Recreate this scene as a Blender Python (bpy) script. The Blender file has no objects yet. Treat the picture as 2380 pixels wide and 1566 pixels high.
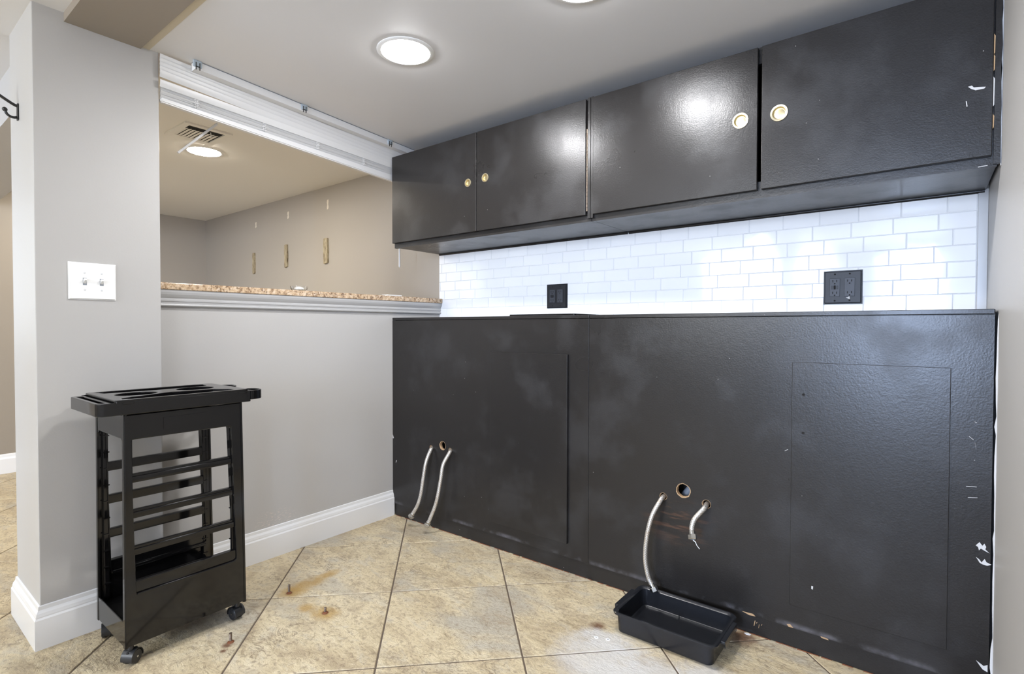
import bpy, bmesh, math, random
from mathutils import Vector, Matrix
from mathutils.geometry import delaunay_2d_cdt
random.seed(7)
SC = bpy.context.scene
COL = SC.collection

# ------------------------------------------------------------------ camera, world, light, exposure
cam_d = bpy.data.cameras.new('camera')
cam = bpy.data.objects.new('camera', cam_d)
COL.objects.link(cam)
SC.camera = cam
cam_d.sensor_fit = 'HORIZONTAL'
cam_d.sensor_width = 36.0
cam_d.lens = 36.0 * 1234.0 / 2380.0
cam_d.clip_start = 0.02
Rw = Matrix(((0.7886199, 0.01245452, -0.61475487),
             (0.61487901, -0.01341941, 0.78850728),
             (0.00157083, -0.99983239, -0.01824083)))
Mc = Rw @ Matrix(((1, 0, 0), (0, -1, 0), (0, 0, -1)))
cam.matrix_world = Matrix.Translation((0, 0, 1.06)) @ Mc.to_4x4()

w = bpy.data.worlds.new('world')
SC.world = w
w.use_nodes = True
w.node_tree.nodes['Background'].inputs[0].default_value = (0.62, 0.72, 0.9, 1)
w.node_tree.nodes['Background'].inputs[1].default_value = 1.0

SC.view_settings.view_transform = 'Standard'
SC.view_settings.look = 'None'
SC.view_settings.gamma = 1.0
SC.view_settings.use_curve_mapping = False
SC.view_settings.exposure = 0.0

LAMP = 200.0            # radiance of the recessed lamps
LAMP_COOL = (0.985, 0.985, 1.0)
LAMP_WARM = (1.0, 0.92, 0.80)


def area(name, loc, rot, sx, sy, power, col):
    d = bpy.data.lights.new(name, 'AREA')
    d.shape = 'RECTANGLE'
    d.size = sx
    d.size_y = sy
    d.energy = power
    d.color = col
    o = bpy.data.objects.new(name, d)
    o.location = loc
    o.rotation_euler = rot
    COL.objects.link(o)
    return o


# daylight coming in through the shop window in the wall behind the camera
area('window_daylight', (-0.18, -3.42, 1.20), (math.radians(90), 0, 0), 0.54, 1.5, 175, (0.55, 0.70, 1.0))
area('window_daylight', (-1.80, -3.42, 1.75), (math.radians(90), 0, 0), 1.6, 0.6, 100, (0.90, 0.95, 1.0))  # added high window light, brightens the tiles but only grazes the pier
# and through the window of the outer wall, seen as a sheen on the end of the pier
area('window_daylight', (-5.25, -0.75, 1.50), (math.radians(90), 0, math.radians(-90)), 1.2, 1.0, 9, (0.86, 0.93, 1.0))

# ------------------------------------------------------------------ materials


class NT:
    def __init__(s, name):
        s.m = bpy.data.materials.new(name)
        s.m.use_nodes = True
        s.t = s.m.node_tree
        s.b = s.t.nodes['Principled BSDF']

    def n(s, typ, ins=None, **kw):
        k = s.t.nodes.new(typ)
        for a, v in kw.items():
            setattr(k, a, v)
        for a, v in (ins or {}).items():
            s.put(k.inputs[a], v)
        return k

    def put(s, sock, v):
        if isinstance(v, bpy.types.NodeSocket):
            s.t.links.new(v, sock)
        elif isinstance(v, bpy.types.Node):
            s.t.links.new(v.outputs[0], sock)
        else:
            sock.default_value = v

    def set(s, **kw):
        for a, v in kw.items():
            s.put(s.b.inputs[a.replace('_', ' ')], v)

    def pos(s):
        return s.n('ShaderNodeNewGeometry').outputs['Position']

    def noise(s, scale, detail=2.0, rough=0.5, vec=None, dist=0.0):
        k = s.n('ShaderNodeTexNoise', {'Scale': scale, 'Detail': detail, 'Roughness': rough, 'Distortion': dist})
        s.put(k.inputs['Vector'], vec if vec is not None else s.pos())
        return k.outputs[0]

    def ramp(s, fac, stops):
        k = s.n('ShaderNodeValToRGB', {'Fac': fac})
        e = k.color_ramp.elements
        while len(e) < len(stops):
            e.new(0.5)
        for q, (p, c) in zip(e, stops):
            q.position = p
            q.color = (*c, 1) if len(c) == 3 else (c[0], c[0], c[0], 1)
        return k.outputs[0]

    def math(s, op, a, b=0.0, c=None, clamp=False):
        k = s.n('ShaderNodeMath', operation=op, use_clamp=clamp)
        s.put(k.inputs[0], a)
        s.put(k.inputs[1], b)
        if c is not None:
            s.put(k.inputs[2], c)
        return k.outputs[0]

    def mix(s, fac, a, b):
        k = s.n('ShaderNodeMix', data_type='RGBA')
        s.put(k.inputs[0], fac)
        s.put(k.inputs[6], a)
        s.put(k.inputs[7], b)
        return k.outputs[2]

    def bump(s, h, strength=0.2, dist=0.01):
        k = s.n('ShaderNodeBump', {'Strength': strength, 'Distance': dist, 'Height': h})
        s.put(s.b.inputs['Normal'], k.outputs[0])

    def vmap(s, scale=(1, 1, 1), loc=(0, 0, 0), rot=(0, 0, 0), vec=None):
        k = s.n('ShaderNodeMapping')
        s.put(k.inputs['Vector'], vec if vec is not None else s.pos())
        k.inputs['Scale'].default_value = scale
        k.inputs['Location'].default_value = loc
        k.inputs['Rotation'].default_value = rot
        return k.outputs[0]

    def blob(s, c, r):
        """soft ellipsoid mask around a point of the room: 1 inside, 0 outside"""
        v = s.n('ShaderNodeVectorMath', operation='SUBTRACT')
        s.put(v.inputs[0], s.pos())
        v.inputs[1].default_value = c
        d = s.n('ShaderNodeVectorMath', operation='DIVIDE')
        s.put(d.inputs[0], v.outputs[0])
        d.inputs[1].default_value = r
        l = s.n('ShaderNodeVectorMath', operation='LENGTH')
        s.put(l.inputs[0], d.outputs[0])
        return s.math('SUBTRACT', 1.0, l.outputs['Value'], clamp=True)


def plain(name, col, rough=0.5, metal=0.0, bump=None, **kw):
    q = NT(name)
    q.set(Base_Color=(*col, 1), Roughness=rough, Metallic=metal, **kw)
    if bump:
        q.bump(q.noise(bump[0], 3), bump[1], 0.002)
    return q.m


def wall_mat():
    q = NT('greige_wall_paint')
    c = q.mix(q.noise(2.2, 4), (0.480, 0.466, 0.447, 1), (0.512, 0.498, 0.480, 1))
    # light scuff marks low on the half wall
    st = q.noise(30, 3, 0.6, q.vmap((1, 2.2, 7), rot=(0.5, 0, 0)))
    st = q.ramp(st, [(0.56, (0,)), (0.62, (1,))])
    m = q.math('MULTIPLY', q.ramp(q.blob((-2.369, 1.255, 0.172), (0.05, 0.115, 0.05)), [(0, (0,)), (0.4, (1,))]), st)
    c = q.mix(q.math('MULTIPLY', m, 0.8), c, (0.68, 0.60, 0.55, 1))
    q.set(Base_Color=c, Roughness=0.42)
    q.bump(q.noise(160, 3), 0.06, 0.003)
    return q.m


def ceiling_mat():
    q = NT('white_ceiling_paint')
    q.set(Base_Color=q.mix(q.noise(1.5, 3), (0.73, 0.72, 0.715, 1), (0.77, 0.76, 0.755, 1)), Roughness=0.55)
    q.bump(q.noise(90, 3), 0.05, 0.003)
    return q.m


def black_mat():
    q = NT('black_cabinet_paint')
    rb = q.n('ShaderNodeObjectInfo').outputs['Random']
    c = q.mix(q.noise(1.7, 3), (0.0125, 0.0112, 0.0105, 1), (0.0195, 0.0175, 0.0165, 1))
    # hand smudges
    sm = q.ramp(q.noise(6.0, 4, 0.55), [(0.50, (0,)), (0.66, (1,))])
    c = q.mix(q.math('MULTIPLY', sm, 0.22), c, (0.045, 0.044, 0.045, 1))
    # drips and specks of bare paint
    vo = q.n('ShaderNodeTexVoronoi', {'Scale': 26.0, 'Randomness': 1.0})
    q.put(vo.inputs['Vector'], q.vmap((1, 1, 0.75)))
    gate = q.n('ShaderNodeSeparateColor', {'Color': vo.outputs['Color']})
    size = q.math('MULTIPLY_ADD', gate.outputs[1], 0.040, 0.010)
    sp = q.math('LESS_THAN', vo.outputs['Distance'], size)
    sp = q.math('MULTIPLY', sp, q.math('GREATER_THAN', gate.outputs[0], 0.70))
    c = q.mix(q.math('MULTIPLY', sp, 0.75), c, (0.42, 0.40, 0.385, 1))
    # worn orange-brown rub under the right-hand pipes
    ru = q.math('MULTIPLY', q.ramp(q.blob((-0.72, 1.943, 0.33), (0.16, 0.1, 0.10)), [(0, (0,)), (0.7, (1,))]),
                q.ramp(q.noise(26, 4, 0.6, q.vmap((0.35, 1, 2.2))), [(0.5, (0,)), (0.62, (1,))]))
    c = q.mix(q.math('MULTIPLY', ru, 0.5), c, (0.115, 0.055, 0.032, 1))
    # broken pale band along the bottom edge
    z = q.n('ShaderNodeSeparateXYZ', {'Vector': q.pos()}).outputs[2]
    du = q.math('MULTIPLY', q.ramp(z, [(0.066, (0,)), (0.072, (1,)), (0.088, (0,))]),
                q.ramp(q.noise(9, 4, 0.6), [(0.45, (0,)), (0.65, (1,))]))
    c = q.mix(q.math('MULTIPLY', du, 0.5), c, (0.22, 0.21, 0.23, 1))
    r = q.math('MULTIPLY_ADD', sm, 0.07, 0.24)
    r = q.math('ADD', r, q.math('MULTIPLY', q.noise(3.1, 3), 0.10))
    q.set(Base_Color=c, Roughness=r, Specular_IOR_Level=0.38)
    h = q.math('ADD', q.noise(190, 2, 0.5), q.math('MULTIPLY', q.noise(62, 3, 0.6), 0.7))
    q.bump(h, 0.20, 0.0014)
    return q.m


def floor_tile_mat():
    q = NT('slate_look_floor_tile')
    rnd = q.n('ShaderNodeObjectInfo').outputs['Random']
    off = q.n('ShaderNodeCombineXYZ', {'X': q.math('MULTIPLY', rnd, 31.0), 'Y': q.math('MULTIPLY', rnd, 57.0), 'Z': q.math('MULTIPLY', rnd, 13.0)})
    v = q.n('ShaderNodeVectorMath', operation='ADD')
    q.put(v.inputs[0], q.pos())
    q.put(v.inputs[1], off.outputs[0])
    v = v.outputs[0]
    vs = q.vmap((1.0, 1.9, 1), rot=(0, 0, math.radians(38)), vec=v)
    big = q.noise(3.4, 6, 0.62, vs, 0.9)
    mid = q.noise(19, 7, 0.72, vs, 0.9)
    fin = q.noise(70, 4, 0.65, v, 0.4)
    c = q.ramp(big, [(0.24, (0.36, 0.275, 0.17)), (0.40, (0.51, 0.41, 0.255)), (0.50, (0.60, 0.495, 0.315)), (0.60, (0.645, 0.54, 0.355)), (0.74, (0.52, 0.465, 0.36))])
    c = q.mix(q.ramp(mid, [(0.34, (0.75,)), (0.45, (0,))]), c, (0.29, 0.215, 0.125, 1))
    c = q.mix(q.ramp(mid, [(0.55, (0,)), (0.70, (0.7,))]), c, (0.74, 0.64, 0.45, 1))
    c = q.mix(q.ramp(q.noise(2.1, 4, 0.6, vs, 0.4), [(0.52, (0,)), (0.66, (0.7,))]), c, (0.40, 0.37, 0.31, 1))
    c = q.mix(q.ramp(fin, [(0.36, (0.65,)), (0.48, (0,))]), c, (0.27, 0.20, 0.13, 1))
    mot = q.noise(7.5, 5, 0.65, vs, 0.8)
    c = q.mix(q.ramp(mot, [(0.34, (0.6,)), (0.48, (0,))]), c, (0.36, 0.275, 0.175, 1))
    c = q.mix(q.ramp(mot, [(0.55, (0,)), (0.68, (0.5,))]), c, (0.50, 0.455, 0.37, 1))
    # thin cleft lines of the stone pattern
    rid = q.math('ABSOLUTE', q.math('SUBTRACT', q.noise(4.6, 7, 0.66, vs, 1.6), 0.5))
    msk = q.ramp(q.noise(3.0, 3, 0.5, v), [(0.48, (0,)), (0.60, (1,))])
    c = q.mix(q.math('MULTIPLY', msk, q.ramp(rid, [(0.0, (0.85,)), (0.018, (0,))])), c, (0.20, 0.145, 0.09, 1))
    # rust at the floor bolts and left of the tub, brown spot right of it
    nz = q.noise(22, 4, 0.65)

    def stain(cx, cy, rx, ry, lo=0.25, hi=0.75):
        return q.ramp(q.math('MULTIPLY', q.blob((cx, cy, 0), (rx, ry, 0.1)), q.math('MULTIPLY_ADD', nz, 1.6, 0.2)), [(lo, (0,)), (hi, (1,))])
    for cx, cy, rx, ry in ((-1.985, 1.125, .085, .085), (-2.0, 1.19, .075, .17), (-2.01, 1.30, .05, .09), (-1.7444, 1.1134, .095, .075), (-1.83, 1.09, .06, .05)):
        c = q.mix(q.math('MULTIPLY', stain(cx, cy, rx, ry), 0.72), c, (0.43, 0.255, 0.060, 1))
    for cx, cy, rr in ((-1.988, 1.108, .024), (-1.744, 1.113, .024), (-1.822, .797, .03), (-1.80, 0.775, .02), (-0.905, 1.66, .05), (-0.48, 1.90, .08)):
        c = q.mix(q.math('MULTIPLY', stain(cx, cy, rr, rr), 0.85), c, (0.13, 0.05, 0.02, 1))
    # white scale in front of the tray
    for cx, cy, rx, ry in ((-0.80, 1.50, .26, .22), (-0.62, 1.46, .32, .26), (-0.84, 1.60, .16, .09), (-0.50, 1.60, .16, .14)):
        c = q.mix(q.math('MULTIPLY', stain(cx, cy, rx, ry, .22, .6), 0.72), c, (0.63, 0.61, 0.58, 1))
    q.set(Base_Color=c, Roughness=q.math('MULTIPLY_ADD', mid, 0.3, 0.30))
    h = q.math('ADD', q.math('MULTIPLY', mid, 1.0), q.math('MULTIPLY', fin, 0.5))
    h = q.math('ADD', h, q.math('MULTIPLY', q.noise(28, 5, 0.7, vs, 1.5), 0.8))
    q.bump(h, 0.55, 0.009)
    return q.m


def granite_mat():
    q = NT('tan_granite')
    a = q.noise(60, 5, 0.7)
    c = q.ramp(a, [(0.28, (0.10, 0.06, 0.04)), (0.42, (0.34, 0.22, 0.13)), (0.50, (0.56, 0.40, 0.25)), (0.62, (0.66, 0.50, 0.34)), (0.75, (0.78, 0.68, 0.56))])
    vo = q.n('ShaderNodeTexVoronoi', {'Scale': 130.0})
    q.put(vo.inputs['Vector'], q.pos())
    g = q.n('ShaderNodeSeparateColor', {'Color': vo.outputs['Color']}).outputs[0]
    c = q.mix(q.ramp(g, [(0.88, (0,)), (0.93, (0.6,))]), c, (0.10, 0.055, 0.035, 1))
    c = q.mix(q.ramp(g, [(0.10, (0.6,)), (0.16, (0,))]), c, (0.75, 0.62, 0.48, 1))
    q.set(Base_Color=c, Roughness=0.10)
    return q.m


def braid_mat():
    q = NT('braided_steel')
    tc = q.n('ShaderNodeTexCoord').outputs['UV']
    ch = q.n('ShaderNodeTexChecker', {'Scale': 1.0})
    q.put(ch.inputs['Vector'], q.vmap((10, 220, 1), rot=(0, 0, 0.0), vec=tc))
    c = q.mix(ch.outputs['Fac'], (0.80, 0.77, 0.71, 1), (0.50, 0.47, 0.43, 1))
    c = q.mix(q.ramp(q.noise(60, 4), [(0.52, (0,)), (0.72, (0.6,))]), c, (0.42, 0.31, 0.20, 1))
    q.set(Base_Color=c, Metallic=0.75, Roughness=0.34)
    q.bump(ch.outputs['Fac'], 0.35, 0.0006)
    return q.m


def wood_mat():
    q = NT('weathered_wood')
    c = q.ramp(q.noise(30, 5, 0.7, q.vmap((3, 1, 0.5))), [(0.35, (0.10, 0.07, 0.04)), (0.5, (0.33, 0.27, 0.17)), (0.65, (0.48, 0.42, 0.30))])
    q.set(Base_Color=c, Roughness=0.8)
    return q.m


def tile_mat():
    q = NT('glossy_white_subway_tile')
    r = q.n('ShaderNodeObjectInfo').outputs['Random']
    q.set(Base_Color=q.mix(r, (0.86, 0.865, 0.87, 1), (0.90, 0.90, 0.90, 1)), Roughness=0.07)
    q.bump(q.noise(14, 2), 0.05, 0.006)
    return q.m


def emis(name, col, st):
    q = NT(name)
    q.set(Base_Color=(1, 1, 1, 1), Emission_Color=(*col, 1), Emission_Strength=st)
    return q.m


M = dict(
    wall=wall_mat(), ceil=ceiling_mat(), black=black_mat(), ftile=floor_tile_mat(), granite=granite_mat(), braid=braid_mat(),
    wood=wood_mat(), stile=tile_mat(),
    ceil_warm=plain('cream_ceiling_paint', (0.86, 0.83, 0.77), 0.55),
    soffit=plain('shaded_taupe_beam_paint', (0.30, 0.255, 0.205), 0.5, bump=(120, 0.05)),  # brown-beige beam paint, darkened in colour for its shaded underside
    lap=plain('beige_paint_edge', (0.60, 0.53, 0.40), 0.5),
    far=plain('taupe_wall_paint', (0.385, 0.35, 0.305), 0.5, bump=(120, 0.06)),
    outer=plain('brown_wall_paint', (0.30, 0.26, 0.21), 0.5),
    fgrout=plain('brown_floor_grout', (0.12, 0.09, 0.065), 0.9, bump=(200, 0.2)),
    wgrout=plain('pale_wall_grout', (0.70, 0.70, 0.71), 0.8),
    trim=plain('white_gloss_trim', (0.80, 0.80, 0.80), 0.22),
    mould=plain('grey_gloss_moulding', (0.46, 0.455, 0.45), 0.30),
    white=plain('white_plastic', (0.90, 0.90, 0.885), 0.25),
    blind=plain('white_blind_slat', (0.80, 0.80, 0.80), 0.35),
    headrail=plain('grey_white_headrail', (0.66, 0.67, 0.68), 0.35),
    clip=plain('clear_grey_bracket', (0.45, 0.52, 0.58), 0.15, 0.2),
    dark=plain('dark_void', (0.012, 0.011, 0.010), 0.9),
    plastic=plain('glossy_black_plastic', (0.0050, 0.0048, 0.0050), 0.085, bump=(14, 0.02), Specular_IOR_Level=0.52),
    caster=plain('matte_black_caster', (0.020, 0.020, 0.021), 0.38),
    tote=plain('satin_black_tub', (0.0105, 0.0115, 0.0145), 0.24, bump=(500, 0.05)),
    outlet=plain('black_outlet_plastic', (0.014, 0.015, 0.019), 0.42, Specular_IOR_Level=0.3),
    outlet2=plain('dark_grey_outlet_face', (0.045, 0.048, 0.058), 0.42, Specular_IOR_Level=0.3),
    brass=plain('polished_brass', (0.86, 0.77, 0.54), 0.25, 1.0),
    brass_d=plain('tarnished_brass', (0.50, 0.42, 0.25), 0.35, 1.0),
    chrome=plain('dull_chrome', (0.56, 0.555, 0.53), 0.25, 1.0),
    zinc=plain('rusty_zinc', (0.22, 0.17, 0.13), 0.45, 0.8, bump=(300, 0.3)),
    rust=plain('dark_rust', (0.16, 0.055, 0.02), 0.8, bump=(150, 0.4)),
    raw=plain('raw_particle_board', (0.44, 0.29, 0.16), 0.9, bump=(120, 0.5)),
    chip=plain('bare_primer', (0.60, 0.59, 0.58), 0.8, bump=(80, 0.3)),
    spackle=plain('pale_spackle', (0.72, 0.66, 0.56), 0.8),
    iron=plain('black_iron', (0.012, 0.012, 0.012), 0.35),
    tape=plain('white_thread_tape', (0.85, 0.85, 0.84), 0.5),
    rubber=plain('grey_rubber', (0.22, 0.24, 0.27), 0.5),
    glow=emis('led_diffuser', LAMP_COOL, LAMP * 1.15),
    glow_w=emis('warm_led_diffuser', LAMP_WARM, LAMP * 1.0),
    glow_b=emis('bright_led_diffuser', LAMP_COOL, LAMP * 0.55),
)
q = NT('clear_glass')
q.set(Base_Color=(0.97, 0.98, 0.98, 1), Roughness=0.03, Transmission_Weight=1.0, IOR=1.45)
M['glass'] = q.m

# ------------------------------------------------------------------ helpers


def link(name, me, mat=None, parent=None, loc=(0, 0, 0), smooth=False):
    o = bpy.data.objects.new(name, me)
    COL.objects.link(o)
    if mat is not None and not me.materials:
        me.materials.append(M[mat] if isinstance(mat, str) else mat)
    o.location = loc
    if parent is not None:
        o.parent = parent
        o.matrix_parent_inverse = Matrix.Translation(-parent.location) if parent.rotation_euler.z == 0 else (Matrix.Translation(parent.location) @ Matrix.Rotation(parent.rotation_euler.z, 4, 'Z')).inverted()
    if smooth:
        for p in me.polygons:
            p.use_smooth = True
    return o


def fin(name, bm, mat, parent=None, smooth=False, **kw):
    bmesh.ops.recalc_face_normals(bm, faces=bm.faces)
    me = bpy.data.meshes.new(name)
    bm.to_mesh(me)
    bm.free()
    o = link(name, me, mat, parent, smooth=smooth)
    if smooth:
        me.set_sharp_from_angle(angle=math.radians(38))
        wn = o.modifiers.new('face_weighted', 'WEIGHTED_NORMAL')
        wn.weight = 90
        wn.keep_sharp = True
    for k, v in kw.items():
        o[k] = v
    return o


def tag(o, label=None, cat=None, group=None, kind=None):
    for k, v in (('label', label), ('category', cat), ('group', group), ('kind', kind)):
        if v:
            o[k] = v
    return o


def empty(name, loc, label, cat, group=None, rz=0.0):
    o = bpy.data.objects.new(name, None)
    COL.objects.link(o)
    o.location = loc
    o.rotation_euler.z = rz
    o.empty_display_size = 0.05
    return tag(o, label, cat, group)


def add_box(bm, x0, x1, y0, y1, z0, z1, bev=0.0, seg=2):
    v = [bm.verts.new(p) for p in ((x0, y0, z0), (x1, y0, z0), (x1, y1, z0), (x0, y1, z0), (x0, y0, z1), (x1, y0, z1), (x1, y1, z1), (x0, y1, z1))]
    f = [bm.faces.new([v[i] for i in q]) for q in ((3, 2, 1, 0), (4, 5, 6, 7), (0, 1, 5, 4), (1, 2, 6, 5), (2, 3, 7, 6), (3, 0, 4, 7))]
    if bev > 0:
        es = {e for q in f for e in q.edges}
        bmesh.ops.bevel(bm, geom=list(es), offset=bev, segments=seg, profile=0.5, affect='EDGES', clamp_overlap=True)


def box(name, x0, x1, y0, y1, z0, z1, mat, parent=None, bev=0.0, seg=2, **kw):
    bm = bmesh.new()
    add_box(bm, x0, x1, y0, y1, z0, z1, bev, seg)
    return fin(name, bm, mat, parent, smooth=bev > 0, **kw)


def add_hull8(bm, bot, top):
    """prism between two 4-point loops"""
    v = [bm.verts.new(p) for p in bot] + [bm.verts.new(p) for p in top]
    n = len(bot)
    bm.faces.new(v[:n][::-1])
    bm.faces.new(v[n:])
    for i in range(n):
        j = (i + 1) % n
        bm.faces.new((v[i], v[j], v[n + j], v[n + i]))


def inside(p, loop):
    c = False
    n = len(loop)
    for i in range(n):
        (x1, y1), (x2, y2) = loop[i], loop[(i + 1) % n]
        if (y1 > p[1]) != (y2 > p[1]) and p[0] < (x2 - x1) * (p[1] - y1) / (y2 - y1) + x1:
            c = not c
    return c


def add_plate(bm, outer, holes, fn, d0, d1):
    """flat plate with holes; fn(u, v, d) -> point"""
    loops = [outer] + holes
    pts, edges = [], []
    for l in loops:
        s = len(pts)
        pts += [Vector(p) for p in l]
        edges += [(s + i, s + (i + 1) % len(l)) for i in range(len(l))]
    vo, eo, fo, *_ = delaunay_2d_cdt(pts, edges, [], 0, 1e-6)
    A = [bm.verts.new(fn(p[0], p[1], d0)) for p in vo]
    B = [bm.verts.new(fn(p[0], p[1], d1)) for p in vo]
    cnt = {}
    for f in fo:
        c = sum((vo[i] for i in f), Vector((0, 0))) / len(f)
        if not inside(c, outer) or any(inside(c, h) for h in holes):
            continue
        bm.faces.new([A[i] for i in f])
        bm.faces.new([B[i] for i in reversed(f)])
        for k in range(len(f)):
            e = (f[k], f[(k + 1) % len(f)])
            cnt[tuple(sorted(e))] = cnt.get(tuple(sorted(e)), 0) + 1
    for (i, j), k in cnt.items():
        if k == 1:
            bm.faces.new((A[i], A[j], B[j], B[i]))
    for vv in A + B:
        if not vv.link_faces:
            bm.verts.remove(vv)


def circ(cx, cy, rx, ry=None, n=24, a0=0.0):
    ry = ry or rx
    return [(cx + rx * math.cos(a0 + 2 * math.pi * i / n), cy + ry * math.sin(a0 + 2 * math.pi * i / n)) for i in range(n)]


def rrect(x0, x1, y0, y1, r, n=5):
    out = []
    for cx, cy, a in ((x1 - r, y1 - r, 0), (x0 + r, y1 - r, 90), (x0 + r, y0 + r, 180), (x1 - r, y0 + r, 270)):
        for i in range(n + 1):
            t = math.radians(a + 90 * i / n)
            out.append((cx + r * math.cos(t), cy + r * math.sin(t)))
    return out


def smooth_path(pts, n=8):
    P = [Vector(p) for p in pts]
    P = [P[0] * 2 - P[1]] + P + [P[-1] * 2 - P[-2]]
    out = []
    for i in range(1, len(P) - 2):
        a, b, c, d = P[i - 1], P[i], P[i + 1], P[i + 2]
        for k in range(n):
            t = k / n
            out.append(0.5 * ((2 * b) + (c - a) * t + (2 * a - 5 * b + 4 * c - d) * t * t + (3 * b - a - 3 * c + d) * t ** 3))
    out.append(P[-2])
    return out


def add_tube(bm, pts, r, n=12, cap=True, uv=False):
    P = [Vector(p) for p in pts]
    rings = []
    up = Vector((0, 0, 1))
    t0 = (P[1] - P[0]).normalized()
    nx = t0.cross(up) if abs(t0.z) < 0.95 else t0.cross(Vector((0, 1, 0)))
    nx.normalize()
    L = [0.0]
    for i in range(1, len(P)):
        L.append(L[-1] + (P[i] - P[i - 1]).length)
    for i, p in enumerate(P):
        t = (P[min(i + 1, len(P) - 1)] - P[max(i - 1, 0)]).normalized()
        nx = (nx - t * nx.dot(t)).normalized()
        ny = t.cross(nx)
        rr = r[i] if isinstance(r, (list, tuple)) else r
        rings.append([bm.verts.new(p + (nx * math.cos(2 * math.pi * k / n) + ny * math.sin(2 * math.pi * k / n)) * rr) for k in range(n)])
    lay = bm.loops.layers.uv.verify() if uv else None
    for i in range(len(rings) - 1):
        for k in range(n):
            f = bm.faces.new((rings[i][k], rings[i][(k + 1) % n], rings[i + 1][(k + 1) % n], rings[i + 1][k]))
            if uv:
                for lo, (u, v) in zip(f.loops, ((k, i), (k + 1, i), (k + 1, i + 1), (k, i + 1))):
                    lo[lay].uv = (u / n, L[v])
    if cap:
        bm.faces.new(rings[0][::-1])
        bm.faces.new(rings[-1])


def add_lathe(bm, prof, origin, axis='Z', n=28, cap0=True):
    """prof: list of (radius, height) turned about axis through origin"""
    o = Vector(origin)

    def pt(r, h, a):
        c, s = r * math.cos(a), r * math.sin(a)
        return o + {'Z': Vector((c, s, h)), 'Y': Vector((c, h, s)), 'X': Vector((h, c, s))}[axis]
    rings = []
    for r, h in prof:
        if r < 1e-6:
            rings.append([bm.verts.new(pt(0, h, 0))])
        else:
            rings.append([bm.verts.new(pt(r, h, 2 * math.pi * k / n)) for k in range(n)])
    for a, b in zip(rings, rings[1:]):
        for k in range(n):
            l = (k + 1) % n
            if len(a) == 1 and len(b) == 1:
                continue
            if len(a) == 1:
                bm.faces.new((a[0], b[l], b[k]))
            elif len(b) == 1:
                bm.faces.new((a[k], a[l], b[0]))
            else:
                bm.faces.new((a[k], a[l], b[l], b[k]))
    if cap0 and len(rings[0]) > 1:
        bm.faces.new(rings[0][::-1])
    if cap0 and len(rings[-1]) > 1:
        bm.faces.new(rings[-1])


def add_sweep(bm, prof, path_fn, s0, s1):
    """extrude closed 2D profile between two stations; path_fn(a, b, s) -> point"""
    A = [bm.verts.new(path_fn(a, b, s0)) for a, b in prof]
    B = [bm.verts.new(path_fn(a, b, s1)) for a, b in prof]
    n = len(prof)
    bm.faces.new(A[::-1])
    bm.faces.new(B)
    for i in range(n):
        bm.faces.new((A[i], A[(i + 1) % n], B[(i + 1) % n], B[i]))


def struct(name, x0, x1, y0, y1, z0, z1, mat, bev=0.0):
    return box(name, x0, x1, y0, y1, z0, z1, mat, bev=bev, kind='structure')


# key planes (metres)
XL = -2.369       # face of the half wall
YF = 1.943        # front plane of both cabinets
YT = 2.32         # tiled wall / back wall
XR = 0.155        # right wall
ZC = 2.09         # ceiling of the niche
# ------------------------------------------------------------------ structure
floor = struct('floor', -5.9, 0.45, -3.55, 2.6, -0.10, -0.0025, 'fgrout')
U = Vector((0.3388, -0.3401, 0))
V = Vector((0.3285, 0.3261, 0))
O = Vector((-1.6771, 1.3681, 0))
g = 0.0028


def tile_mesh():
    bm = bmesh.new()
    u, v = U.normalized(), V.normalized()
    pts = [u * g + v * g, U - u * g + v * g, U + V - u * g - v * g, V + u * g - v * g]
    vb = [bm.verts.new(p + Vector((0, 0, -0.009))) for p in pts]
    vm = [bm.verts.new(p + Vector((0, 0, -0.0018))) for p in pts]
    c = (U + V) / 2
    vt = [bm.verts.new(p + (c - p).normalized() * 0.0025) for p in pts]
    for a, b in ((vb, vm), (vm, vt)):
        for i in range(4):
            bm.faces.new((a[i], a[(i + 1) % 4], b[(i + 1) % 4], b[i]))
    bm.faces.new(vt)
    bmesh.ops.recalc_face_normals(bm, faces=bm.faces)
    me = bpy.data.meshes.new('floor_tile')
    bm.to_mesh(me)
    bm.free()
    me.materials.append(M['ftile'])
    return me


tm = tile_mesh()
for i in range(-16, 17):
    for j in range(-16, 17):
        c = O + U * i + V * j + (U + V) / 2
        if -5.5 < c.x < 0.12 and -3.2 < c.y < 2.25:
            t = link('floor_tile', tm, None, floor, loc=O + U * i + V * j)

# back wall with the tiled field
wb = struct('wall_back', -5.9, 0.45, YT, 2.55, 0, 2.4, 'far')
box('grout_bed', -2.372, 0.130, YT - 0.0078, YT + 0.002, 1.113, 1.512, 'wgrout', wb)
zr = [1.5035, 1.4459, 1.3905, 1.3358, 1.2812, 1.2278, 1.1738, 1.1195]
offs = [-1.0745, -1.0975, -1.0590, -1.1085, -1.0740, -1.0960, -1.0570]
P = 0.1252
gj = 0.0009


def wtile(w, h):
    bm = bmesh.new()
    add_box(bm, 0, w, -0.0085, 0, 0, h)
    top = [e for e in bm.edges if all(v.co.y < -0.008 for v in e.verts)]
    bmesh.ops.bevel(bm, geom=top, offset=0.0017, segments=1, affect='EDGES')
    bmesh.ops.recalc_face_normals(bm, faces=bm.faces)
    me = bpy.data.meshes.new('wall_tile')
    bm.to_mesh(me)
    bm.free()
    me.materials.append(M['stile'])
    return me


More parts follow.
